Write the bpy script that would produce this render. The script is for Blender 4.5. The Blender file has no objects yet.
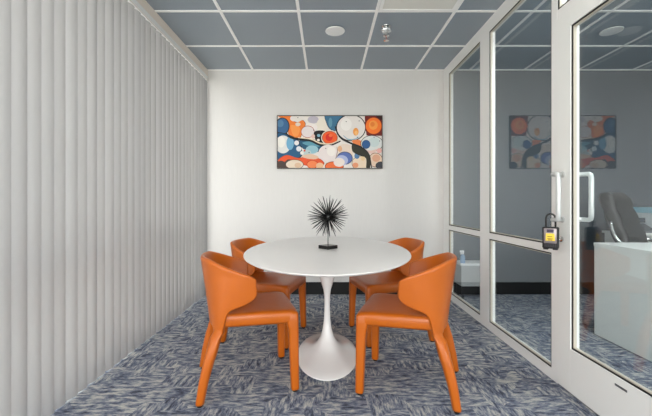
import bpy, bmesh, math, random
from mathutils import Vector, Matrix
random.seed(7)
C = bpy.context.scene.collection
R = math.radians

# ------------------------------------------------------------------ helpers
def lin(c):
    f = lambda v: (v/255/12.92) if v/255 <= .04045 else ((v/255+.055)/1.055)**2.4
    return (f(c[0]), f(c[1]), f(c[2]), 1)

def mat(name, rgb, rough=.5, metal=0, spec=.5, bump=0, bscale=80, coat=0):
    m = bpy.data.materials.new(name); m.use_nodes = True
    nt = m.node_tree; b = nt.nodes['Principled BSDF']
    b.inputs['Base Color'].default_value = lin(rgb)
    b.inputs['Roughness'].default_value = rough
    b.inputs['Metallic'].default_value = metal
    b.inputs['Specular IOR Level'].default_value = spec
    if coat: b.inputs['Coat Weight'].default_value = coat
    if bump:
        tc = nt.nodes.new('ShaderNodeTexCoord')
        n = nt.nodes.new('ShaderNodeTexNoise'); n.inputs['Scale'].default_value = bscale
        n.inputs['Detail'].default_value = 4
        bp = nt.nodes.new('ShaderNodeBump'); bp.inputs['Strength'].default_value = bump
        bp.inputs['Distance'].default_value = .002
        nt.links.new(tc.outputs['Object'], n.inputs['Vector'])
        nt.links.new(n.outputs['Fac'], bp.inputs['Height'])
        nt.links.new(bp.outputs['Normal'], b.inputs['Normal'])
    return m

def box(bm, x0, x1, y0, y1, z0, z1, bevel=0, mi=0, seg=2):
    r = bmesh.ops.create_cube(bm, size=1)
    vs = r['verts']
    for v in vs:
        v.co = Vector(((x0+x1)/2 + v.co.x*(x1-x0), (y0+y1)/2 + v.co.y*(y1-y0), (z0+z1)/2 + v.co.z*(z1-z0)))
    fs = set(f for v in vs for f in v.link_faces)
    for f in fs: f.material_index = mi
    if bevel:
        es = list(set(e for v in vs for e in v.link_edges))
        bmesh.ops.bevel(bm, geom=es, offset=bevel, segments=seg, profile=.5, affect='EDGES')

def prism(bm, pts, z0, z1, mi=0):
    """pts: list of (x, y); extruded along z"""
    a = [bm.verts.new((p[0], p[1], z0)) for p in pts]
    b = [bm.verts.new((p[0], p[1], z1)) for p in pts]
    n = len(pts)
    f = bm.faces.new(a[::-1]); f.material_index = mi
    f = bm.faces.new(b); f.material_index = mi
    for i in range(n):
        f = bm.faces.new((a[i], a[(i+1) % n], b[(i+1) % n], b[i])); f.material_index = mi

def loft(bm, rings, cap=True):
    vr = [[bm.verts.new(p) for p in r] for r in rings]
    n = len(rings[0])
    for a, b in zip(vr, vr[1:]):
        for i in range(n):
            bm.faces.new((a[i], a[(i+1) % n], b[(i+1) % n], b[i]))
    if cap:
        bm.faces.new(vr[0][::-1]); bm.faces.new(vr[-1])

def lathe(bm, prof, n=32, cx=0, cy=0, sy=lambda z: 1.0):
    rings = []
    for r, z in prof:
        rings.append([(cx + r*math.cos(2*math.pi*i/n), cy + r*sy(z)*math.sin(2*math.pi*i/n), z) for i in range(n)])
    loft(bm, rings)

def tube(bm, pts, rad, n=12):
    """round tube along a polyline; rad is a number or a list"""
    pts = [Vector(p) for p in pts]
    rings = []; up = None
    for i, p in enumerate(pts):
        d = (pts[min(i+1, len(pts)-1)] - pts[max(i-1, 0)]).normalized()
        if up is None:
            up = d.orthogonal().normalized()
        up = (up - d*up.dot(d)).normalized()
        s = d.cross(up)
        r = rad[i] if isinstance(rad, (list, tuple)) else rad
        rings.append([p + (up*math.cos(2*math.pi*k/n) + s*math.sin(2*math.pi*k/n))*r for k in range(n)])
    loft(bm, rings)

def rr(hx, hy, r, n=5):
    """rounded rectangle outline centred on 0"""
    out = []
    for (sx, sy, a0) in ((1, 1, 0), (-1, 1, 90), (-1, -1, 180), (1, -1, 270)):
        for k in range(n+1):
            a = R(a0 + 90*k/n)
            out.append((sx*(hx-r) + r*math.cos(a), sy*(hy-r) + r*math.sin(a)))
    return out

def bez(pts, n=8):
    """Catmull-Rom through points"""
    P = [Vector(p) for p in pts]; P = [P[0]*2-P[1]] + P + [P[-1]*2-P[-2]]
    out = []
    for i in range(1, len(P)-2):
        for k in range(n):
            t = k/n
            out.append(.5*((2*P[i]) + (P[i+1]-P[i-1])*t + (2*P[i-1]-5*P[i]+4*P[i+1]-P[i+2])*t*t + (3*P[i]-P[i-1]-3*P[i+1]+P[i+2])*t**3))
    out.append(P[-2]); return out

def obj(name, bm, m, parent=None, smooth=False, fix=True):
    if fix: bmesh.ops.recalc_face_normals(bm, faces=bm.faces)
    me = bpy.data.meshes.new(name); bm.to_mesh(me); bm.free()
    o = bpy.data.objects.new(name, me); C.objects.link(o)
    for mm in (m if isinstance(m, (list, tuple)) else [m]): me.materials.append(mm)
    if smooth:
        for p in me.polygons: p.use_smooth = True
        if smooth == 'auto':
            try:
                me.set_sharp_from_angle(angle=R(35))
            except Exception: pass
    if parent: o.parent = parent
    return o

def tag(o, label=None, cat=None, group=None, kind=None):
    if label: o['label'] = label
    if cat: o['category'] = cat
    if group: o['group'] = group
    if kind: o['kind'] = kind
    return o

def thing(name, label, cat, loc=(0, 0, 0), rz=0, group=None):
    o = bpy.data.objects.new(name, None); C.objects.link(o)
    o.empty_display_size = .1
    o.location = loc; o.rotation_euler = (0, 0, rz)
    return tag(o, label, cat, group)

def struct(name, bm, m, parent=None, smooth=False):
    o = obj(name, bm, m, parent, smooth)
    if not parent: o['kind'] = 'structure'
    return o

def struct_root(name, label=None):
    o = bpy.data.objects.new(name, None); C.objects.link(o); o['kind'] = 'structure'
    if label: o['label'] = label
    return o

def copy_tree(o, parent=None):
    c = o.copy(); C.objects.link(c); c.parent = parent
    for ch in list(o.children): copy_tree(ch, c)
    return c

# ------------------------------------------------------------------ materials
def wall_mat(name, rgb, streak=.02):
    m = mat(name, rgb, .62, spec=.35)
    nt = m.node_tree; b = nt.nodes['Principled BSDF']
    tc = nt.nodes.new('ShaderNodeTexCoord'); mp = nt.nodes.new('ShaderNodeMapping')
    mp.inputs['Scale'].default_value = (30, 30, 3)
    n = nt.nodes.new('ShaderNodeTexNoise'); n.inputs['Scale'].default_value = 3; n.inputs['Detail'].default_value = 6
    bp = nt.nodes.new('ShaderNodeBump'); bp.inputs['Strength'].default_value = .25; bp.inputs['Distance'].default_value = .002
    cr = nt.nodes.new('ShaderNodeValToRGB')
    c = lin(rgb)
    cr.color_ramp.elements[0].color = (c[0]*(1-streak*2), c[1]*(1-streak*2), c[2]*(1-streak*2), 1)
    cr.color_ramp.elements[1].color = (min(1, c[0]*(1+streak)), min(1, c[1]*(1+streak)), min(1, c[2]*(1+streak)), 1)
    nt.links.new(tc.outputs['Object'], mp.inputs['Vector']); nt.links.new(mp.outputs['Vector'], n.inputs['Vector'])
    nt.links.new(n.outputs['Fac'], bp.inputs['Height']); nt.links.new(bp.outputs['Normal'], b.inputs['Normal'])
    nt.links.new(n.outputs['Fac'], cr.inputs['Fac']); nt.links.new(cr.outputs['Color'], b.inputs['Base Color'])
    return m

def carpet_mat():
    m = mat('carpet', (90, 95, 105), .95, spec=.1)
    nt = m.node_tree; L = nt.links.new; b = nt.nodes['Principled BSDF']
    N = nt.nodes.new
    tc = N('ShaderNodeTexCoord')
    def strokes(sx, sy, off):
        mp = N('ShaderNodeMapping'); mp.inputs['Scale'].default_value = (sx, sy, 1); mp.inputs['Location'].default_value = (off, off*.7, 0)
        n = N('ShaderNodeTexNoise'); n.noise_dimensions = '2D'; n.inputs['Scale'].default_value = 1; n.inputs['Detail'].default_value = 3
        n.inputs['Roughness'].default_value = .72
        L(tc.outputs['Object'], mp.inputs['Vector']); L(mp.outputs['Vector'], n.inputs['Vector'])
        return n
    a = strokes(12, 46, 3.1); c = strokes(46, 12, 9.7)
    # patches where the strokes run one way or the other
    vo = N('ShaderNodeTexVoronoi'); vo.voronoi_dimensions = '2D'; vo.distance = 'CHEBYCHEV'; vo.inputs['Scale'].default_value = 9.5; vo.inputs['Randomness'].default_value = .85
    L(tc.outputs['Object'], vo.inputs['Vector'])
    sp = N('ShaderNodeSeparateColor'); L(vo.outputs['Color'], sp.inputs['Color'])
    gt = N('ShaderNodeMath'); gt.operation = 'GREATER_THAN'; gt.inputs[1].default_value = .60; L(sp.outputs[0], gt.inputs[0])
    mx = N('ShaderNodeMix'); mx.data_type = 'FLOAT'
    L(gt.outputs[0], mx.inputs['Factor']); L(a.outputs['Fac'], mx.inputs['A']); L(c.outputs['Fac'], mx.inputs['B'])
    # offset per patch
    sc = N('ShaderNodeMath'); sc.operation = 'MULTIPLY_ADD'; sc.inputs[1].default_value = .10; sc.inputs[2].default_value = -.05
    L(sp.outputs[1], sc.inputs[0])
    ad = N('ShaderNodeMath'); ad.operation = 'ADD'; L(mx.outputs[0], ad.inputs[0]); L(sc.outputs[0], ad.inputs[1])
    cr = N('ShaderNodeValToRGB'); cr.color_ramp.interpolation = 'LINEAR'
    cols = [(.26, (64, 67, 77)), (.38, (88, 94, 110)), (.455, (112, 118, 134)), (.51, (128, 133, 143)), (.57, (154, 156, 157)), (.66, (180, 178, 173)), (.76, (192, 190, 184))]
    el = cr.color_ramp.elements
    el[0].position = cols[0][0]; el[0].color = lin(cols[0][1]); el[1].position = cols[-1][0]; el[1].color = lin(cols[-1][1])
    for p, q in cols[1:-1]:
        e = el.new(p); e.color = lin(q)
    L(ad.outputs[0], cr.inputs['Fac'])
    # fibre grain
    g = N('ShaderNodeTexNoise'); g.inputs['Scale'].default_value = 260; g.inputs['Detail'].default_value = 2
    L(tc.outputs['Object'], g.inputs['Vector'])
    gm = N('ShaderNodeMath'); gm.operation = 'MULTIPLY_ADD'; gm.inputs[1].default_value = .9; gm.inputs[2].default_value = .55; L(g.outputs['Fac'], gm.inputs[0])
    mm = N('ShaderNodeMix'); mm.data_type = 'RGBA'; mm.blend_type = 'MULTIPLY'; mm.inputs['Factor'].default_value = 1
    L(cr.outputs['Color'], mm.inputs[6]); L(gm.outputs[0], mm.inputs[7])
    L(mm.outputs[2], b.inputs['Base Color'])
    bp = N('ShaderNodeBump'); bp.inputs['Strength'].default_value = .5; bp.inputs['Distance'].default_value = .003
    L(g.outputs['Fac'], bp.inputs['Height']); L(bp.outputs['Normal'], b.inputs['Normal'])
    return m

def glass_mat(name, tint=(.86, .90, .90), boost=1.0):
    m = bpy.data.materials.new(name); m.use_nodes = True
    nt = m.node_tree; nt.nodes.clear(); N = nt.nodes.new; L = nt.links.new
    out = N('ShaderNodeOutputMaterial'); tr = N('ShaderNodeBsdfTransparent'); gl = N('ShaderNodeBsdfGlossy'); mx = N('ShaderNodeMixShader')
    tr.inputs['Color'].default_value = (*tint, 1); gl.inputs['Roughness'].default_value = 0.0
    gl.inputs['Color'].default_value = (.95, .97, 1, 1)
    lw = N('ShaderNodeLayerWeight'); lw.inputs['Blend'].default_value = .5
    p = N('ShaderNodeMath'); p.operation = 'POWER'; p.inputs[1].default_value = 5
    a = N('ShaderNodeMath'); a.operation = 'MULTIPLY_ADD'; a.inputs[1].default_value = .94; a.inputs[2].default_value = .05*boost
    a.use_clamp = True
    L(lw.outputs['Facing'], p.inputs[0]); L(p.outputs[0], a.inputs[0]); L(a.outputs[0], mx.inputs[0])
    L(tr.outputs[0], mx.inputs[1]); L(gl.outputs[0], mx.inputs[2]); L(mx.outputs[0], out.inputs[0])
    return m

def emit_mat(name, rgb, s):
    m = bpy.data.materials.new(name); m.use_nodes = True
    nt = m.node_tree; nt.nodes.clear()
    out = nt.nodes.new('ShaderNodeOutputMaterial'); e = nt.nodes.new('ShaderNodeEmission')
    e.inputs[0].default_value = (*rgb, 1); e.inputs[1].default_value = s
    nt.links.new(e.outputs[0], out.inputs[0]); return m

def vane_mat():
    m = bpy.data.materials.new('vane_vinyl'); m.use_nodes = True
    nt = m.node_tree; nt.nodes.clear(); N = nt.nodes.new; L = nt.links.new
    out = N('ShaderNodeOutputMaterial'); d = N('ShaderNodeBsdfPrincipled'); t = N('ShaderNodeBsdfTranslucent'); mx = N('ShaderNodeMixShader')
    d.inputs['Base Color'].default_value = lin((180, 180, 181)); d.inputs['Roughness'].default_value = .45
    t.inputs['Color'].default_value = lin((225, 222, 218)); mx.inputs[0].default_value = VANE_T
    L(d.outputs[0], mx.inputs[1]); L(t.outputs[0], mx.inputs[2]); L(mx.outputs[0], out.inputs[0])
    return m

VANE_T = .26
WORLD = 7.0
PANEL = 5.0
M_wall = wall_mat('white_wall', (216, 213, 209))
M_wall2 = wall_mat('office_wall', (74, 84, 92))
M_carpet = carpet_mat()
M_tile = mat('ceiling_tile', (144, 154, 162), .42, spec=.5, bump=.15, bscale=40)
M_grid = mat('grid_white', (250, 249, 246), .4)
M_alu = mat('painted_frame', (246, 245, 241), .38)
M_door = mat('painted_door', (246, 246, 241), .38)
M_stop = mat('glazing_stop', (196, 190, 174), .45)
M_gasket = mat('black_gasket', (18, 16, 15), .6)
M_glass = glass_mat('partition_glass', (.94, .96, .96), 1.35)
M_wglass = glass_mat('window_glass', (.97, .98, .98), .8)
M_base = mat('black_baseboard', (10, 10, 11), .5)
M_fascia = mat('fascia', (232, 222, 210), .7, bump=.4, bscale=200)
M_vane = vane_mat()
M_rail = mat('headrail', (235, 235, 232), .35)
M_orange = mat('orange_leather', (187, 93, 13), .34, spec=.5, bump=.25, bscale=260)
M_glide = mat('glide', (20, 18, 18), .6)
M_table = mat('table_lacquer', (226, 222, 218), .28, spec=.5)
M_tbase = mat('table_base_lacquer', (248, 246, 243), .14, spec=.5, coat=.3)
M_black = mat('black_metal', (14, 14, 14), .35, spec=.5)
M_chrome = mat('chrome', (210, 210, 208), .18, 1)
M_handle = mat('handle_satin', (214, 216, 214), .3, .35)
M_white = mat('white_plastic', (238, 238, 236), .4)

# ------------------------------------------------------------------ dimensions (camera at y = 0 looking towards +y)
H = 1.04; CE = 2.53; YB = 3.95; XL = -1.332; XF = 1.325; XG = 1.348; YN = -1.55; XO = 4.6; XW = -1.52
GX = [-.824 + .61*k for k in range(-1, 9)]
GY = [YB - .61*k for k in range(1, 9)]

# floor
bm = bmesh.new(); box(bm, XW-.06, XO+.1, YN-.1, YB+.1, -.08, 0); struct('floor', bm, M_carpet)
# ceiling tiles
bm = bmesh.new(); box(bm, XW-.06, XO+.1, YN-.1, YB+.1, CE, CE+.08); struct('ceiling', bm, M_tile)
bm = bmesh.new()
for x in GX:
    if XL < x < XO: box(bm, x-.012, x+.012, YN, YB, CE-.006, CE+.001, .0012)
for y in GY:
    if y > YN: box(bm, XL, XO, y-.012, y+.012, CE-.0055, CE+.001, .0012)
box(bm, XL, XO, YB-.02, YB, CE-.006, CE+.001)
struct('trim_1', bm, M_grid)
# walls
bm = bmesh.new(); box(bm, XW-.06, XF+.05, YB, YB+.1, 0, CE); struct('wall_back', bm, M_wall)
bm = bmesh.new(); box(bm, XF+.05, XO, YB, YB+.1, 0, CE); struct('wall_office_back', bm, M_wall2)
bm = bmesh.new(); box(bm, XO, XO+.1, YN-.1, YB+.1, 0, CE); struct('wall_right', bm, M_wall2)
bm = bmesh.new(); box(bm, XW-.06, XO, YN-.1, YN, 0, .12); box(bm, XW-.06, XO, YN-.1, YN, 2.42, CE)
for a, b in ((XW-.06, -1.25), (1.20, 1.62), (4.3, XO)): box(bm, a, b, YN-.1, YN, .12, 2.42)
struct('wall_front', bm, M_wall)
for wn, xa, xb in (('fill_window_3', -1.25, 1.20), ('fill_window_4', 1.62, 4.3)):  # unseen windows added behind the camera to fill both rooms with frontal light
    w3 = struct_root(wn)
    bm = bmesh.new(); xm = (xa+xb)/2
    box(bm, xa, xb, YN-.07, YN-.03, .12, .17); box(bm, xa, xb, YN-.07, YN-.03, 2.37, 2.42)
    for x in (xa, xm-.025, xb-.05): box(bm, x, x+.05, YN-.07, YN-.03, .17, 2.37)
    obj('window_frame', bm, M_alu, w3)
    bm = bmesh.new(); box(bm, xa+.01, xb-.01, YN-.053, YN-.047, .13, 2.41); obj('window_pane', bm, M_wglass, w3)
bm = bmesh.new(); box(bm, XL-.01, XF+.04, YB-.012, YB, 0, .137, .002); struct('baseboard_back', bm, M_base)
bm = bmesh.new(); box(bm, XF+.05, XO, YB-.012, YB, 0, .137, .002); struct('baseboard_office', bm, M_base)
# fascia over the blind
bm = bmesh.new(); box(bm, XL-.045, XL, YN, YB, CE-.125, CE, .002); struct('trim_2', bm, M_fascia)
bm = bmesh.new(); box(bm, XL-.052, XL+.004, YN, YB, CE-.131, CE-.1245, .001); struct('trim_3', bm, M_grid)

# outside window behind the blind
w1 = struct_root('window_1')
bm = bmesh.new()
box(bm, XW, XW+.05, YN, YB, 0, .08); box(bm, XW, XW+.05, YN, YB, CE-.1, CE); box(bm, XW, XW+.05, YN, YB, .72, .79)
box(bm, XW, XW+.10, YB-.10, YB, 0, CE)  # wide end jamb, added to cut the light leaking past the blind
y = YB-1.40
while y > YN: box(bm, XW, XW+.05, y, y+.05, .08, CE-.1); y -= 1.35
obj('window_frame', bm, M_alu, w1)
bm = bmesh.new(); box(bm, XW+.02, XW+.026, YN, YB, .02, CE-.02); obj('window_pane', bm, M_wglass, w1)

# ------------------------------------------------------------------ vertical blind
vb = thing('vertical_blind', 'off-white vertical blind of tall closed vanes covering the window wall', 'blind', (XL-.018, YB, 0))
bm = bmesh.new(); box(bm, -.02, .02, YN-YB, -.01, 2.415, 2.455, .003); obj('headrail', bm, M_rail, vb)
bm = bmesh.new(); n = 8; W = .089; z0, z1 = .005, 2.405
outer = []; inner = []
for k in range(n+1):
    t = k/n*2-1; yy = t*W/2; xx = .011*(1-t*t)
    outer.append((xx, yy)); inner.append((xx-.0009, yy))
prism(bm, outer + inner[::-1], z0, z1)
v0 = obj('vane', bm, M_vane, vb, smooth='auto')
for k in range(67):
    v = v0 if k == 0 else v0.copy()
    if k: C.objects.link(v); v.parent = vb
    v.location = (random.uniform(-.002, .002), -.044 - .0795*k + random.uniform(-.004, .004), 0)
    v.rotation_euler = (0, 0, R(-21 + random.uniform(-7, 7)))

# ------------------------------------------------------------------ storefront partition
def ring(bm, x0, x1, y0, y1, z0, z1, w):
    """frame of width w inside the opening"""
    box(bm, x0, x1, y0, y0+w, z0, z1); box(bm, x0, x1, y1-w, y1, z0, z1)
    box(bm, x0, x1, y0+w, y1-w, z0, z0+w); box(bm, x0, x1, y0+w, y1-w, z1-w, z1)

def glazing(parent, y0, y1, z0, z1):
    bm = bmesh.new(); ring(bm, XF+.003, XG-.002, y0, y1, z0, z1, .008); obj('gasket', bm, M_gasket, parent)
    bm = bmesh.new(); ring(bm, XF+.006, XG-.001, y0+.008, y1-.008, z0+.008, z1-.008, .005); obj('glazing_stop', bm, M_stop, parent)
    bm = bmesh.new(); box(bm, XG, XG+.006, y0-.004, y1+.004, z0-.004, z1+.004); obj('glass_pane', bm, M_glass, parent)

w2 = struct_root('window_2')
DY0, DY1 = 1.10, 2.004
posts = [(3.78, YB), (2.843, 3.012), (DY1, 2.058), (DY0-.054, DY0), (-.25, -.19), (YN, YN+.06)]
bm = bmesh.new()
for a, b in posts: box(bm, XF, XF+.05, a, b, 0, CE, .0015)
fixed = [(3.012, 3.78), (2.058, 2.843), (-.19, DY0-.054), (YN+.06, -.25)]
for a, b in fixed:
    box(bm, XF+.0005, XF+.05, a, b, 0, .065); box(bm, XF+.0005, XF+.05, a, b, 2.424, CE); box(bm, XF+.0005, XF+.05, a, b, .742, .789)
box(bm, XF+.0005, XF+.05, DY0, DY1, 2.424, CE); box(bm, XF+.0005, XF+.05, DY0, DY1, 2.081, 2.137, .001)
obj('partition_frame', bm, M_alu, w2)
for a, b in fixed:
    glazing(w2, a, b, .065, .742); glazing(w2, a, b, .789, 2.424)
glazing(w2, DY0, DY1, 2.137, 2.424)

d1 = struct_root('door_1')
bm = bmesh.new()
ly0, ly1, lz0, lz1 = DY0+.004, DY1-.003, .008, 2.078
oy0, oy1, oz0, oz1 = 1.215, 1.893, .245, 1.996
XD = XF-.004
box(bm, XD, XD+.05, oy1, ly1, lz0, lz1, .0015); box(bm, XD, XD+.05, ly0, oy0, lz0, lz1, .0015)
box(bm, XD+.0004, XD+.05, oy0, oy1, lz0, oz0); box(bm, XD+.0004, XD+.05, oy0, oy1, oz1, lz1)
obj('door_leaf', bm, M_door, d1)
glazing(d1, oy0, oy1, oz0, oz1)
def pull(sx, xs):
    """D pull offset towards the hinge side; sx = direction away from the door face xs"""
    bm = bmesh.new(); ya, yb = 1.953, 1.893; za, zb = 1.193, .942; x1 = xs + sx*.062
    pts = [(xs, ya, za), (xs+sx*.045, ya, za), (x1, ya-.012, za), (x1+sx*.002, yb+.02, za), (x1+sx*.002, yb+.005, za-.006), (x1+sx*.002, yb, za-.022),
           (x1+sx*.002, yb, (za+zb)/2), (x1+sx*.002, yb, zb+.022), (x1+sx*.002, yb+.005, zb+.006), (x1+sx*.002, yb+.02, zb), (x1, ya-.012, zb), (xs+sx*.045, ya, zb), (xs, ya, zb)]
    tube(bm, pts, .0125, 14)
    o = obj('door_handle', bm, M_handle, d1, True)
    bm = bmesh.new()
    for z in (za, zb):
        rings = [[(xs+sx*t, ya+rad*math.cos(a*math.pi/8), z+rad*math.sin(a*math.pi/8)) for a in range(16)] for t, rad in ((0, .017), (.004, .017), (.005, .014))]
        loft(bm, rings)
    obj('rose', bm, M_handle, o)
pull(-1, XD); pull(1, XD+.05)
bm = bmesh.new()
rings = [[(XD-t, 1.962+rad*math.cos(a*math.pi/10), .832+rad*math.sin(a*math.pi/10)) for a in range(20)] for t, rad in ((-.002, .016), (.006, .016), (.008, .012), (.008, .006), (.004, .004))]
loft(bm, rings); obj('lock_cylinder', bm, M_chrome, d1, 'auto')
bm = bmesh.new(); box(bm, XD-.0015, XD, 1.535, 1.60, .203, .213, .0005); obj('data_plate', bm, mat('plate', (105, 105, 108), .4, .5), d1)
bm = bmesh.new(); box(bm, XF+.001, XF+.05, DY0+.01, DY1-.01, 0, .007, .002); struct('trim_4', bm, mat('threshold', (150, 150, 148), .4, .7))
# ------------------------------------------------------------------ lockbox
lb = thing('lockbox', 'black key lockbox with yellow label hanging from the inner door pull', 'lockbox', (1.236, 1.925, .785), R(-38))
# local: face looks towards -y
bm = bmesh.new(); box(bm, -.038, .038, -.024, .024, .0, .118, .008, seg=3)
for s in (-1, 1): box(bm, s*.022-.012, s*.022+.012, -.02, .02, -.006, .004, .003)
obj('body', bm, mat('lockbox_rubber', (26, 24, 25), .55), lb, 'auto')
bm = bmesh.new(); box(bm, -.030, .030, -.0265, -.0235, .03, .112, .004); obj('face_plate', bm, mat('lockbox_plate', (150, 140, 140), .35, .6), lb, 'auto')
bm = bmesh.new(); prism(bm, [(-.022, .044), (.022, .044), (.019, .084), (-.019, .084)], 0, .001)
for v in bm.verts: v.co = Vector((v.co.x, -.0265-v.co.z, v.co.y))
o = obj('label_sticker', bm, mat('yellow_sticker', (246, 206, 62), .5), lb); o['label'] = 'yellow sticker with dark printing'
bm = bmesh.new()
for z, a, b in ((.066, -.013, .011), (.055, -.013, .013), (.0485, -.010, .010)): box(bm, a, b, -.0283, -.0274, z-.0016, z+.0016)
obj('printing', bm, mat('sticker_ink', (70, 50, 20), .6), o)
bm = bmesh.new(); box(bm, -.016, .016, -.0275, -.026, .089, .106, .002)
obj('maker_badge', bm, mat('badge', (58, 44, 70), .4), lb)
bm = bmesh.new()
for k in range(5): box(bm, -.026+k*.0112, -.0185+k*.0112, -.0285, -.024, .010, .026, .001)
obj('code_dials', bm, mat('dial', (60, 58, 60), .35, .5), lb)
bm = bmesh.new()
tube(bm, [(-.022, 0, .11), (-.022, 0, .165), (-.019, 0, .178), (-.010, 0, .187), (0, 0, .19), (.010, 0, .187), (.019, 0, .178), (.022, 0, .165), (.022, 0, .11)], .0048, 10)
obj('shackle', bm, mat('shackle', (40, 38, 38), .4), lb, True)

# ------------------------------------------------------------------ chairs
def shell_P(p, z):
    """mid-surface of the wrap-around back: p = degrees from the rear centre, z = height"""
    s = max(0, (z-.375)/.365)
    A = .203 + .052*s**1.1; B = .236 + .034*s; e = .54 + .34*min(1, s*1.3)
    c, q = math.cos(R(p)), math.sin(R(p))
    return (.013 - A*math.copysign(abs(c)**e, c), B*math.copysign(abs(q)**e, q), z)

def shell_mesh():
    bm = bmesh.new()
    NU, NV = 76, 14
    def top(p):
        a = abs(p); t = max(0, min(1, (a-30)/62)); return .742 - .090*(t**1.25) - (.014*((a-86)/7)**2 if a > 86 else 0)
    def bot(p):
        a = abs(p)
        pts = [(0, .385), (28, .38), (33, .358), (57, .358), (60, .40), (63, .446), (67, .470), (74, .486), (83, .500), (88, .514), (91, .535), (93, .56)]
        for (a0, z0), (a1, z1) in zip(pts, pts[1:]):
            if a <= a1: return z0 + (z1-z0)*(a-a0)/(a1-a0)
        return pts[-1][1]
    g = []
    for i in range(NU+1):
        p = -93 + 186*i/NU; row = []
        zb, zt = bot(p), top(p)
        for j in range(NV+1):
            row.append(bm.verts.new(shell_P(p, zb + (zt-zb)*j/NV)))
        g.append(row)
    for i in range(NU):
        for j in range(NV):
            bm.faces.new((g[i][j], g[i+1][j], g[i+1][j+1], g[i][j+1]))
    return bm

def rear_leg(s):
    """curved strip that continues the shell and turns into a tapered square leg"""
    def strip(a0, a1, h, z):
        o, q = [], []
        for k in range(9):
            p = a0 + (a1-a0)*k/8
            x, y, _ = shell_P(p, max(z, .37)); x2, y2, _ = shell_P(p+.5, max(z, .37))
            t = Vector((x2-x, y2-y, 0)).normalized(); n = Vector((t.y, -t.x, 0))
            if n.x > 0 and n.y < 0 or n.dot(Vector((x, y, 0))) < 0: n = -n
            o.append((x+n.x*h, y+n.y*h)); q.append((x-n.x*h, y-n.y*h))
        return o + q[::-1]
    base = strip(34, 57, .0135, .37)
    cx = sum(p[0] for p in base)/18; cy = sum(p[1] for p in base)/18
    ang = [math.atan2(p[1]-cy, p[0]-cx) for p in base]
    bm = bmesh.new(); rings = [[(x, s*y, .41) for x, y in strip(37, 54, .010, .41)], [(x, s*y, .385) for x, y in strip(35, 56, .0125, .385)], [(x, s*y, .36) for x, y in base]]
    for z, f, hx, hy, x0, y0 in ((.335, .12, .032, .024, -.170, .201), (.31, .34, .032, .024, -.177, .204), (.28, .62, .031, .024, -.186, .207), (.25, .84, .029, .023, -.194, .210), (.22, 1, .0275, .023, -.204, .211),
                                 (.12, 1, .024, .022, -.229, .215), (.02, 1, .0215, .020, -.2465, .218), (.012, 1, .020, .019, -.247, .218)):
        r = []
        for (x, y), a in zip(base, ang):
            rr_ = (abs(math.cos(a)/hx)**4 + abs(math.sin(a)/hy)**4)**-.25
            tx, ty = x0 + rr_*math.cos(a), y0 + rr_*math.sin(a)
            k = (x0-cx)*(1-f), (y0-cy)*(1-f)
            r.append(((x+ (x0-cx))*(1-f) + tx*f, s*((y + (y0-cy))*(1-f) + ty*f), z))
        rings.append(r)
    loft(bm, rings); return bm

def section(cx, cy, z, hx, hy, r, ang=0):
    ca, sa = math.cos(ang), math.sin(ang)
    return [(cx + x*ca - y*sa, cy + x*sa + y*ca, z) for x, y in rr(hx, hy, r, 4)]

def make_chair():
    t = thing('leather_chair', 'x', 'chair')
    o = obj('backrest', shell_mesh(), M_orange, t, True)
    sm = o.modifiers.new('s', 'SOLIDIFY'); sm.thickness = .026; sm.offset = 0
    ss = o.modifiers.new('ss', 'SUBSURF'); ss.levels = 1; ss.render_levels = 2
    # seat: a pad with rounded edges, a little lower at the front
    bm = bmesh.new(); rings = []
    def out(sc, z):
        r = []
        for x, y in rr(.225, .228, .05, 6):
            x2 = (x*sc[0]) + .042
            y2 = y*sc[1] * (1 - .07*max(0, (.05-x2)/.23))
            r.append((x2, y2, z - .012*max(0, (x2-.02)/.24)**1.5 + .010*(abs(y2)/.228)**2*0))
        return r
    for (sx, sy, z) in ((.90, .90, .392), (.97, .97, .386), (1, 1, .400), (1, 1, .432), (.985, .985, .445), (.95, .95, .452), (.85, .85, .4545), (.6, .6, .452), (.3, .3, .450)):
        rings.append(out((sx, sy), z))
    loft(bm, rings); obj('seat', bm, M_orange, t, True)
    for s in (-1, 1):
        # front leg
        bm = bmesh.new(); rings = []
        for z, hx, hy, cx, cy in ((.012, .0200, .0200, .246, .214), (.02, .0215, .0215, .246, .214), (.20, .0245, .0245, .243, .2045), (.34, .028, .027, .239, .2015), (.385, .034, .031, .233, .1975), (.425, .034, .031, .232, .1965), (.436, .028, .026, .230, .195)):
            rings.append(section(cx, s*cy, z, hx, hy, min(hx, hy)*.55))
        loft(bm, rings); lg = obj('leg', bm, M_orange, t, True)
        bm = bmesh.new(); lathe(bm, [(.013, 0), (.014, .002), (.014, .013)], 16, .246, s*.214); obj('glide', bm, M_glide, lg, 'auto')
        lg = obj('leg', rear_leg(s), M_orange, t, True)
        bm = bmesh.new(); lathe(bm, [(.013, 0), (.014, .002), (.014, .013)], 16, -.247, s*.218); obj('glide', bm, M_glide, lg, 'auto')
    # piping line around the seat
    return t

CH = make_chair()
spots = [((-.470, 2.060), 17.3, 'orange leather chair at the near left of the table, beside the blind'),
         ((.485, 2.016), 180-19.2, 'orange leather chair at the near right of the table, close to the glass partition'),
         ((-.474, 2.742), -13, 'orange leather chair at far left side of table, partly hidden by nearer chair'),
         ((.501, 2.763), 180+13, 'orange leather chair at far right side of table, partly hidden by nearer chair')]
for k, ((x, y), a, lab) in enumerate(spots):
    c = CH if k == 0 else copy_tree(CH)
    c.location = (x, y, 0); c.rotation_euler = (0, 0, R(a)); c['label'] = lab; c['group'] = 'orange chairs around the oval table'

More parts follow.
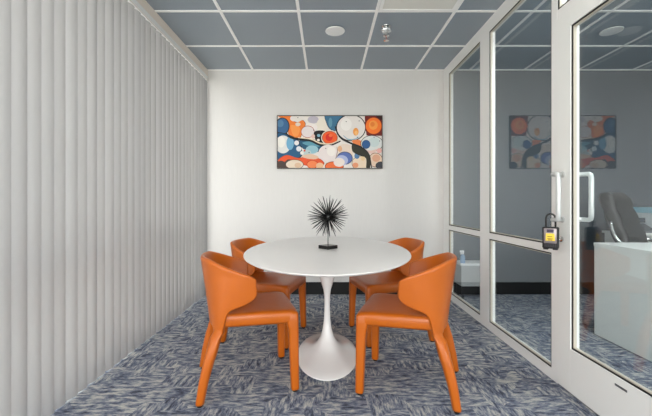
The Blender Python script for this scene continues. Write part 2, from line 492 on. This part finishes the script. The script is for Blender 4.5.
# ------------------------------------------------------------------ tulip table
tt = thing('tulip_table', 'white oval pedestal table with flared tulip base', 'table', (.008, 2.40, 0))
bm = bmesh.new(); prof = [(.0, .690), (.80, .690), (.90, .694), (.97, .704), (.995, .712), (1.0, .716), (.997, .7195), (.985, .7205), (0, .7205)]
rings = []
for r, z in prof:
    r = max(r, .001); rings.append([(.538*r*math.cos(2*math.pi*i/96), .862*r*math.sin(2*math.pi*i/96), z) for i in range(96)])
loft(bm, rings); obj('tabletop', bm, M_table, tt, 'auto')
bm = bmesh.new(); rings = []
for w, d, z in ((.200, .366, 0), (.2045, .374, .004), (.2045, .374, .008), (.198, .362, .013), (.172, .305, .021), (.136, .228, .035), (.098, .145, .056), (.068, .088, .084), (.045, .052, .124), (.031, .033, .175), (.0225, .023, .24), (.0195, .0195, .30),
               (.0192, .0192, .35), (.021, .021, .40), (.026, .026, .44), (.037, .037, .475), (.050, .050, .52), (.063, .064, .58), (.078, .085, .655), (.092, .10, .691)):
    rings.append([(w*math.cos(2*math.pi*i/64), d*math.sin(2*math.pi*i/64), z) for i in range(64)])
loft(bm, rings); pb = obj('pedestal', bm, M_tbase, tt, 'auto')

# ------------------------------------------------------------------ spiky ornament
sp = thing('spiky_ornament', 'black metal urchin ball of spikes on a square base, centre of the table', 'ornament', (.014, 2.405, .7205), R(45))
bm = bmesh.new(); box(bm, -.047, .047, -.047, .047, 0, .024, .002); obj('base', bm, mat('black_stone', (16, 15, 15), .2), sp)
bm = bmesh.new(); lathe(bm, [(.0035, .022), (.0028, .05), (.0028, .215)], 10); obj('stem', bm, M_black, sp, True)
bm = bmesh.new(); bmesh.ops.create_uvsphere(bm, u_segments=16, v_segments=10, radius=.026, matrix=Matrix.Translation((0, 0, .218))); obj('core', bm, M_black, sp, True)
bm = bmesh.new(); lathe(bm, [(.0022, .012), (.0030, .03), (.0024, .085), (.0007, .1)], 8)
s0 = obj('spike', bm, M_black, sp, True)
NS = 98
for k in range(NS):
    s = s0 if k == 0 else s0.copy()
    if k: C.objects.link(s); s.parent = sp
    zz = 1 - 2*(k+.5)/NS; ph = k*2.39996 + random.uniform(-.12, .12); q = math.sqrt(1-zz*zz)
    d = Vector((q*math.cos(ph), q*math.sin(ph), zz))
    s.location = (0, 0, .218); s.rotation_mode = 'QUATERNION'; s.rotation_quaternion = d.to_track_quat('Z', 'Y')
    L_ = random.uniform(1.32, 1.54); s.scale = (1, 1, L_)

# ------------------------------------------------------------------ painting
pt = thing('abstract_painting', 'wide abstract painting of orange, blue and cream blobs on the white wall', 'painting', (.042, YB, 1.713))
PW, PH = 1.172, .584
PAL = {}
def pc(rgb):
    if rgb not in PAL:
        PAL[rgb] = (len(PAL), mat('paint_%d' % len(PAL), rgb, .55, spec=.3))
    return PAL[rgb][0]
bm = bmesh.new(); layer = [0]
def U(x, y): return ((x-40)/563*PW - PW/2, PH/2 - (y-35)/280*PH)
def clip(poly):
    def cl(pts, f, g):
        o = []
        for i in range(len(pts)):
            a, b = pts[i-1], pts[i]
            fa, fb = f(a), f(b)
            if (fa >= 0) != (fb >= 0):
                t = fa/(fa-fb); o.append((a[0]+(b[0]-a[0])*t, a[1]+(b[1]-a[1])*t))
            if fb >= 0: o.append(b)
        return o
    w, h = PW/2-.001, PH/2-.001
    for f in (lambda p: p[0]+w, lambda p: w-p[0], lambda p: p[1]+h, lambda p: h-p[1]):
        if len(poly) < 3: return []
        poly = cl(poly, f, None)
    return poly
def poly(pts, rgb):
    pts = clip([U(*p) for p in pts])
    if len(pts) < 3: return
    layer[0] += 1; yy = -.0225 - layer[0]*.00006
    vs = [bm.verts.new((p[0], yy, p[1])) for p in pts]
    try: f = bm.faces.new(vs)
    except ValueError: return
    f.material_index = pc(rgb); f.normal_update()
    if f.normal.y > 0: f.normal_flip()
    bmesh.ops.triangulate(bm, faces=[f])
def blob(pts, rgb, outline=None, w=4):
    P = [Vector((*p, 0)) for p in pts]; n = len(P); sm = []
    for i in range(n):
        a, b, c, d = P[i-1], P[i], P[(i+1) % n], P[(i+2) % n]
        for k in range(6):
            t = k/6; sm.append(.5*((2*b)+(c-a)*t+(2*a-5*b+4*c-d)*t*t+(3*b-a-3*c+d)*t**3))
    if outline:
        cen = sum(sm, Vector())/len(sm)
        poly([tuple((p+(p-cen).normalized()*w)[:2]) for p in sm], outline)
    poly([tuple(p[:2]) for p in sm], rgb)
def ell(x, y, rx, ry, rgb, outline=None, w=4):
    f = lambda e: [(x+(rx+e)*math.cos(a*math.pi/16), y+(ry+e)*math.sin(a*math.pi/16)) for a in range(32)]
    if outline: poly(f(w), outline)
    poly(f(0), rgb)
def stroke(pts, w, rgb):
    S = bez([(*p, 0) for p in pts], 6); L_, R_ = [], []
    for i, p in enumerate(S):
        d = (S[min(i+1, len(S)-1)]-S[max(i-1, 0)]).normalized(); nn = Vector((-d.y, d.x, 0))
        ww = w*(.5+.5*math.sin(math.pi*i/(len(S)-1)))/1.4
        L_.append(p+nn*ww); R_.append(p-nn*ww)
    for i in range(len(S)-1):
        q = [L_[i], L_[i+1], R_[i+1], R_[i]]
        lv = layer[0]; poly([tuple(v[:2]) for v in q], rgb); layer[0] = lv
    layer[0] += 1
CR, OR, DO, BL, TE, LB, BK, PK, MA, BR = (228, 220, 212), (236, 126, 52), (222, 78, 34), (58, 100, 142), (34, 84, 112), (126, 170, 188), (26, 24, 26), (222, 184, 172), (112, 30, 22), (78, 58, 50)
poly([(40, 35), (603, 35), (603, 315), (40, 315)], CR)
ell(232, 55, 30, 20, (190, 182, 192)); ell(280, 85, 30, 40, (232, 222, 206)); ell(215, 95, 40, 22, (236, 226, 220))
blob([(30, 25), (112, 30), (118, 55), (145, 70), (175, 58), (190, 82), (172, 108), (166, 145), (140, 160), (105, 142), (94, 100), (82, 62)], OR, BK, 2)
blob([(110, 90), (135, 85), (160, 100), (150, 140), (125, 140)], (244, 152, 74))
ell(130, 48, 22, 16, CR); ell(150, 80, 14, 10, (226, 208, 190))
ell(66, 90, 34, 42, BL, BK, 5); ell(55, 75, 18, 20, (84, 126, 160))
ell(203, 120, 34, 30, (224, 212, 210), (180, 90, 60), 3)
blob([(302, 25), (404, 25), (380, 68), (352, 112), (328, 106), (308, 78)], (62, 112, 142), BK, 3)
ell(325, 70, 10, 26, (96, 146, 168))
ell(436, 98, 76, 68, (226, 218, 212), BK, 5); ell(410, 80, 30, 34, (236, 230, 224)); ell(462, 120, 15, 21, (232, 150, 70)); ell(464, 126, 9, 12, (240, 180, 110))
stroke([(395, 140), (420, 160), (455, 160), (480, 148)], 4, LB)
poly([(510, 35), (603, 35), (603, 142), (520, 140), (512, 90)], MA); ell(590, 45, 20, 12, (50, 20, 20))
ell(558, 88, 43, 44, (240, 116, 36), (130, 24, 14), 4); ell(556, 84, 24, 25, (240, 150, 64)); ell(552, 80, 12, 13, (228, 122, 44))
blob([(238, 120), (300, 118), (310, 170), (286, 186), (250, 172)], BK)
ell(262, 140, 9, 8, LB); ell(260, 165, 8, 7, CR); ell(232, 145, 10, 12, PK)
ell(322, 152, 40, 34, (236, 92, 36), (232, 214, 194), 7); ell(322, 152, 40, 34, (236, 92, 36), BK, 2); ell(318, 150, 19, 20, (214, 40, 28)); ell(326, 140, 10, 8, (238, 110, 60))
blob([(36, 136), (95, 138), (150, 168), (165, 205), (168, 250), (120, 262), (36, 262)], (34, 88, 126), BK, 4)
ell(70, 188, 42, 48, (222, 220, 214)); ell(108, 182, 20, 36, (112, 166, 196)); ell(60, 175, 20, 30, (236, 232, 222))
blob([(160, 168), (220, 160), (270, 180), (300, 205), (330, 225), (250, 225), (180, 210)], TE, BK, 3)
blob([(175, 178), (225, 172), (268, 196), (230, 200), (190, 190)], (92, 150, 168)); ell(226, 216, 34, 22, (150, 190, 200))
ell(195, 232, 26, 16, (186, 200, 200)); ell(143, 180, 13, 13, (230, 226, 222)); ell(155, 212, 14, 14, (218, 222, 224)); ell(172, 234, 10, 10, (230, 224, 216)); ell(186, 222, 5, 5, (216, 70, 50))
stroke([(85, 125), (110, 150), (160, 160), (220, 168), (270, 190), (330, 190), (380, 170)], 9, BK)
stroke([(150, 152), (220, 160), (272, 182), (330, 184), (378, 160)], 5, (226, 206, 178))
ell(90, 290, 60, 26, BR); blob([(46, 272), (90, 246), (150, 262), (200, 256), (262, 264), (290, 292), (250, 310), (190, 300), (150, 285), (100, 268), (66, 292)], (222, 84, 40), (150, 50, 24), 3)
blob([(170, 250), (220, 240), (262, 256), (240, 268), (190, 262)], (222, 186, 160))
ell(132, 296, 46, 24, (224, 206, 184), (90, 60, 44), 3); ell(150, 300, 18, 14, (214, 180, 150)); ell(228, 296, 28, 20, (232, 128, 76), (190, 60, 30), 3); ell(60, 298, 24, 22, (74, 60, 54))
ell(268, 302, 20, 16, (226, 180, 140))
ell(312, 236, 52, 46, (228, 216, 212)); ell(330, 225, 24, 26, (236, 228, 220)); stroke([(300, 290), (345, 280), (362, 230), (360, 200)], 2.5, (150, 110, 90))
ell(346, 306, 48, 24, (232, 110, 56), (130, 50, 30), 3)
blob([(366, 200), (400, 186), (440, 196), (445, 230), (440, 250), (400, 236), (370, 232)], (226, 206, 190)); ell(376, 212, 12, 16, (222, 170, 130))
ell(402, 262, 40, 32, (88, 108, 168), BK, 3); ell(386, 274, 34, 28, (170, 178, 210)); ell(372, 284, 30, 24, (230, 216, 206))
ell(486, 290, 44, 38, (228, 206, 180), BK, 2); ell(500, 262, 12, 14, (224, 196, 150)); ell(468, 250, 14, 16, (84, 120, 160)); ell(460, 300, 16, 14, (226, 150, 110))
blob([(440, 168), (480, 164), (505, 186), (512, 214), (470, 200)], (228, 128, 70))
ell(548, 184, 58, 42, (214, 216, 212), BK, 3); ell(560, 176, 30, 26, (196, 208, 206)); ell(517, 188, 21, 22, (44, 88, 140), (30, 50, 80), 2)
blob([(505, 212), (540, 222), (575, 214), (560, 236), (520, 234)], (222, 190, 176))
ell(568, 272, 36, 36, (222, 196, 172), (120, 70, 50), 3); ell(572, 262, 22, 20, (214, 160, 130)); ell(588, 222, 14, 14, (226, 170, 160)); ell(598, 302, 28, 20, (56, 58, 66), BK, 2)
blob([(444, 188), (480, 200), (520, 224), (540, 262), (536, 318), (518, 318), (516, 262), (478, 246), (446, 226)], (44, 42, 30), BK, 2)
stroke([(350, 90), (364, 130), (390, 160), (440, 184), (490, 204), (530, 240), (548, 318)], 7, BK)
for x, y in ((235, 112), (410, 66), (480, 62), (560, 150), (590, 170), (300, 210), (210, 232), (150, 45), (470, 150)): ell(x, y, 2.6, 2.6, BK)
mats = [m for _, m in sorted(PAL.values(), key=lambda t: t[0])]
obj('painted_canvas', bm, mats, pt, fix=False)
bm = bmesh.new(); box(bm, -PW/2, PW/2, -.0222, -.002, -PH/2, PH/2); obj('stretcher', bm, mat('canvas_edge', (60, 50, 44), .7), pt)
bm = bmesh.new(); e = .006; a, b = PW/2, PH/2
box(bm, -a-e, -a, -.032, 0, -b-e, b+e); box(bm, a, a+e, -.032, 0, -b-e, b+e); box(bm, -a, a, -.032, 0, b, b+e); box(bm, -a, a, -.032, 0, -b-e, -b)
obj('frame', bm, mat('picture_frame', (62, 52, 46), .5), pt)

# ------------------------------------------------------------------ ceiling fixtures
def disc(label, x, y):
    o = thing('ceiling_disc', label, 'ceiling disc', (x, y, CE))
    bm = bmesh.new(); lathe(bm, [(.070, 0), (.070, -.008)], 40); obj('gap_ring', bm, M_gasket, o)
    bm = bmesh.new(); lathe(bm, [(.084, -.008), (.0845, -.012), (.082, -.0155), (.07, -.017), (.02, -.0175)], 48); obj('cover', bm, M_white, o, 'auto')
disc('round white cover disc on the ceiling above the table', .078, 3.03)
disc('round white cover disc on the office ceiling behind the glass door', 2.47, 3.03)
sk = thing('sprinkler_head', 'chrome fire sprinkler head hanging from a dark ceiling tile', 'sprinkler', (.508, 2.955, CE))
bm = bmesh.new(); lathe(bm, [(.030, 0), (.036, -.006), (.034, -.010), (.016, -.012), (.016, -.026)], 28); obj('escutcheon', bm, M_chrome, sk, 'auto')
bm = bmesh.new(); lathe(bm, [(.016, -.024), (.041, -.030), (.044, -.040), (.040, -.050), (.022, -.060), (.016, -.064)], 8); obj('cup', bm, mat('sprinkler_cup', (225, 228, 228), .25, .6), sk, 'auto')
bm = bmesh.new(); lathe(bm, [(.012, -.06), (.012, -.074), (.026, -.076), (.026, -.088), (.012, -.092)], 20)
obj('body', bm, M_chrome, sk, 'auto')
bm = bmesh.new()
for s in (-1, 1): tube(bm, [(s*.011, 0, -.09), (s*.017, 0, -.104), (s*.012, 0, -.118), (0, 0, -.126)], .0028, 8)
lathe(bm, [(.005, -.125), (.022, -.128), (.022, -.1295), (.005, -.131)], 16); obj('deflector', bm, M_chrome, sk, 'auto')
bm = bmesh.new(); lathe(bm, [(.0025, -.09), (.0025, -.124)], 8); obj('bulb', bm, mat('sprinkler_bulb', (190, 70, 50), .15), sk, True)

M_diff_off = mat('diffuser_off', (226, 224, 216), .5)
M_diff_fill = emit_mat('diffuser_fill', (1.0, .965, .92), PANEL)  # glow for unseen ceiling panels added to brighten the room
def troffer(x0, y1, label, m, name='ceiling_light'):
    o = thing(name, label, 'ceiling light', (x0+.305, y1-.305, CE), 0, 'square ceiling light panels')
    bm = bmesh.new(); w = .291; i = .268
    box(bm, -w, w, -w, -i, -.008, .0, .001); box(bm, -w, w, i, w, -.008, .0, .001); box(bm, -w, -i, -i, i, -.008, .0); box(bm, i, w, -i, i, -.008, .0)
    obj('frame', bm, M_grid, o)
    bm = bmesh.new(); box(bm, -i, i, -i, i, -.0055, -.001); obj('diffuser', bm, m, o)
troffer(.396, 2.73, 'unlit square diffuser panel in the ceiling, at the top edge above the table', M_diff_off)
troffer(-.824, 1.51, 'unseen square ceiling panel added as fill light over the left side, before the table', M_diff_fill)
troffer(.396, 1.51, 'unseen square ceiling panel added as fill light over the right side, before the table', M_diff_fill)
troffer(-.214, -.32, 'unseen square ceiling panel added as fill light at the rear of the room', M_diff_fill)
M_diff_office_fill = emit_mat('diffuser_office_fill', (.92, .97, 1.0), PANEL*7)  # stronger glow for an unseen panel added to brighten the office desk
troffer(1.616, 2.12, 'unseen square ceiling panel added as fill light in the office beyond the glass', M_diff_office_fill)

# ------------------------------------------------------------------ office behind the glass
M_desk = mat('white_laminate', (246, 248, 243), .35)
dk = thing('office_desk', 'white panel desk in the office behind the glass door', 'desk', (2.106, 2.75, 0))
bm = bmesh.new(); box(bm, 0, .024, -1.65, -.002, .006, .696, .001); obj('side_panel', bm, M_desk, dk)
bm = bmesh.new(); box(bm, -.004, .74, -1.66, 0, .6965, .722, .0015); obj('desktop', bm, M_desk, dk)
bm = bmesh.new(); box(bm, .026, .70, -.026, -.002, .006, .696, .001); obj('end_panel', bm, M_desk, dk)
bm = bmesh.new(); box(bm, .70, .724, -1.65, -.03, .006, .696, .001); obj('side_panel', bm, M_desk, dk)
sd = thing('side_desk', 'white side desk along the office wall, holding phone, folders and box', 'desk', (3.10, 3.60, 0))
bm = bmesh.new(); box(bm, 0, 1.30, 0, .335, .6965, .722, .0015); obj('desktop', bm, M_desk, sd)
for x in (.02, 1.256):
    bm = bmesh.new(); box(bm, x, x+.024, .02, .32, 0, .696, .001); obj('leg_panel', bm, M_desk, sd)
bm = bmesh.new(); box(bm, .046, 1.254, .28, .30, .30, .696, .001); obj('back_panel', bm, M_desk, sd)

M_leather = mat('black_leather', (24, 24, 26), .36, spec=.6, bump=.3, bscale=60)
oc = thing('office_chair', 'black leather executive chair with padded back, beside the white desk', 'office chair', (3.05, 3.16, 0), R(-60))
# local +x is forward
bm = bmesh.new(); rings = []
for k in range(21):
    t = k/20; z = .50 + .63*t
    cx = -.20 - .20*t; w = .24 - .03*t - (.03 if t > .92 else 0) ; d = .055 + .012*abs(math.sin(t*math.pi*4.0)) - (.02 if k in (0, 20) else 0)
    rings.append([(cx + x + .03*(y/.25)**2, y, z + .1*(x)) for x, y in rr(d, w, min(d, .05)*.9, 5)])
loft(bm, rings); bk = obj('backrest', bm, M_leather, oc, True)
bm = bmesh.new(); box(bm, -.24, .28, -.25, .25, .43, .54, .045, seg=4); obj('seat', bm, M_leather, oc, True)
for s in (-1, 1):
    bm = bmesh.new(); tube(bm, bez([(-.30, s*.26, .86), (-.25, s*.29, .72), (-.16, s*.30, .655), (.10, s*.30, .645), (.20, s*.30, .60), (.18, s*.29, .50), (.0, s*.26, .44)], 5), .016, 10)
    ar = obj('armrest', bm, M_chrome, oc, True)
    bm = bmesh.new(); box(bm, -.14, .16, s*.30-.03, s*.30+.03, .655, .685, .012, seg=3); obj('arm_pad', bm, M_leather, ar, True)
bm = bmesh.new(); lathe(bm, [(.03, .10), (.03, .25), (.02, .26), (.02, .43)], 16); obj('gas_lift', bm, M_black, oc, 'auto')
for k in range(5):
    a = R(72*k+10); ca, sa = math.cos(a), math.sin(a)
    bm = bmesh.new(); tube(bm, [(0, 0, .13), (.12*ca, .12*sa, .12), (.30*ca, .30*sa, .075)], [.026, .022, .014], 10); lg = obj('leg', bm, M_chrome, oc, True)
    bm = bmesh.new()
    for s in (-1, 1):
        c0 = Vector((.30*ca, .30*sa, .028)); ax = Vector((-sa, ca, 0))
        tube(bm, [c0+ax*s*.008, c0+ax*s*.026], .027, 16)
    tube(bm, [(.30*ca, .30*sa, .03), (.30*ca, .30*sa, .07)], .006, 8)
    obj('caster', bm, M_black, lg, 'auto')

ph = thing('desk_phone', 'dark desk phone on the white desk, right of the black chair', 'phone', (3.325, 3.69, .722), R(0))
bm = bmesh.new(); prism(bm, [(-.09, 0), (.09, 0), (.09, .085), (.07, .09), (-.09, .02)], -.085, .085)
for v in bm.verts: v.co = Vector((v.co.z, v.co.x, v.co.y))
obj('body', bm, mat('phone_grey', (86, 90, 96), .4), ph)
bm = bmesh.new(); tube(bm, bez([(-.065, -.08, .045), (-.065, -.04, .075), (-.065, .04, .115), (-.065, .08, .11)], 5), .016, 10); obj('handset', bm, mat('phone_black', (24, 24, 26), .35), ph, True)
bm = bmesh.new(); box(bm, -.02, .07, .03, .032, .10, .15, .001); obj('display', bm, mat('phone_display', (60, 72, 80), .2), ph)
bx = thing('storage_box', 'light blue lidded box on the desk by the right edge of the picture', 'box', (3.635, 3.785, .722))
bm = bmesh.new(); box(bm, -.2, .2, -.14, .14, 0, .2, .004); obj('body', bm, mat('box_white', (222, 230, 232), .5), bx)
bm = bmesh.new(); box(bm, -.206, .206, -.146, .146, .2, .262, .005); o = obj('lid', bm, mat('box_blue', (150, 205, 222), .4), bx); o['label'] = 'light blue lid'
fo = thing('paper_folder', 'white paper folders leaning upright on the desk behind the black chair', 'folder', (3.24, 3.875, .724), R(-10))
for k in range(3):
    bm = bmesh.new(); box(bm, -.06, .06, -.006, .004, .004, .24-.012*k, .001)
    f = obj('sheet', bm, mat('paper_%d' % k, (238, 240-4*k, 240-2*k), .6), fo); f.location = (-.02+.022*k, -.02*k, 0); f.rotation_euler = (R(-6+2*k), R(-5+4*k), 0)
mo = thing('computer_mouse', 'black computer mouse on the white panel desk in the office', 'mouse', (2.60, 2.62, .722), R(30))
bm = bmesh.new(); rings = []
for r, z in ((.9, 0), (1, .006), (.96, .018), (.75, .029), (.35, .034), (.02, .035)):
    rings.append([(.032*r*math.cos(a*math.pi/12), .055*r*math.sin(a*math.pi/12), z) for a in range(24)])
loft(bm, rings); obj('shell', bm, M_black, mo, True)
bm = bmesh.new(); box(bm, -.004, .004, .018, .034, .026, .036, .0015); obj('scroll_wheel', bm, mat('wheel', (70, 70, 72), .5), mo)

bn = thing('low_bench', 'low grey bench with white top behind the corner glass pane', 'bench', (1.60, 3.82, 0))
bm = bmesh.new(); box(bm, -.17, .17, -.10, .115, .362, .387, .003); obj('bench_top', bm, M_white, bn)
bm = bmesh.new(); box(bm, -.155, .155, -.085, .112, .14, .3615, .002); obj('cabinet', bm, mat('bench_grey', (176, 178, 176), .5), bn)
for sx in (-1, 1):
    for y in (-.07, .09):
        bm = bmesh.new(); box(bm, sx*.135-.012, sx*.135+.012, y-.012, y+.012, 0, .14); obj('leg', bm, M_black, bn)
sb = thing('spray_bottle', 'small blue spray bottle with white trigger on the low bench', 'bottle', (1.462, 3.745, .387), R(20))
bm = bmesh.new(); lathe(bm, [(.022, 0), (.025, .004), (.025, .07), (.012, .09), (.011, .098)], 20); obj('bottle_body', bm, mat('blue_liquid', (120, 160, 196), .2), sb, 'auto')
bm = bmesh.new(); lathe(bm, [(.013, .096), (.013, .115), (.009, .118)], 16); box(bm, -.035, .015, -.008, .008, .115, .135, .003); box(bm, -.028, -.020, -.005, .005, .09, .117, .002); obj('trigger_head', bm, M_white, sb)

# ------------------------------------------------------------------ world, window portal
w = bpy.data.worlds.new('World'); bpy.context.scene.world = w; w.use_nodes = True
nt = w.node_tree; nt.nodes.clear(); N = nt.nodes.new; L = nt.links.new
out = N('ShaderNodeOutputWorld'); bg = N('ShaderNodeBackground'); tc = N('ShaderNodeTexCoord'); sx = N('ShaderNodeSeparateXYZ'); cr = N('ShaderNodeValToRGB')
L(tc.outputs['Generated'], sx.inputs[0]); L(sx.outputs['Z'], cr.inputs[0])
cr.color_ramp.elements[0].position = 0; cr.color_ramp.elements[0].color = (.66, .64, .60, 1)
cr.color_ramp.elements[1].position = .25; cr.color_ramp.elements[1].color = (.93, .945, .96, 1)
e = cr.color_ramp.elements.new(.03); e.color = (1.0, .985, .96, 1)
L(cr.outputs['Color'], bg.inputs['Color']); bg.inputs['Strength'].default_value = WORLD; L(bg.outputs[0], out.inputs[0])
la = bpy.data.lights.new('window_portal', 'AREA'); la.shape = 'RECTANGLE'; la.size = YB-YN; la.size_y = CE; la.cycles.is_portal = True
lo = bpy.data.objects.new('window_portal', la); C.objects.link(lo); lo.location = (XW-.08, (YB+YN)/2, CE/2); lo.rotation_euler = (R(90), 0, R(-90))
for xa, xb in ((-1.25, 1.20), (1.62, 4.3)):  # sampling portals for the added fill windows behind the camera
    la = bpy.data.lights.new('window_portal', 'AREA'); la.shape = 'RECTANGLE'; la.size = xb-xa; la.size_y = 2.3; la.cycles.is_portal = True
    lo = bpy.data.objects.new('window_portal', la); C.objects.link(lo); lo.location = ((xa+xb)/2, YN-.12, 1.27); lo.rotation_euler = (R(90), 0, 0)

# ------------------------------------------------------------------ camera
cd = bpy.data.cameras.new('camera'); cam = bpy.data.objects.new('camera', cd); C.objects.link(cam)
cd.sensor_width = 36; cd.lens = 350/652*36; cd.shift_y = -6/652; cd.clip_start = .02
cam.location = (0, 0, H); cam.rotation_euler = (R(90), 0, 0)
s = bpy.context.scene; s.camera = cam
s.view_settings.view_transform = 'Standard'; s.view_settings.look = 'None'; s.view_settings.gamma = 1
s.view_settings.exposure = .14; s.view_settings.use_curve_mapping = False
s.cycles.max_bounces = 10; s.cycles.diffuse_bounces = 6; s.cycles.glossy_bounces = 5; s.cycles.transparent_max_bounces = 24; s.cycles.transmission_bounces = 6
s.cycles.use_denoising = True
s.cycles.sample_clamp_indirect = 6
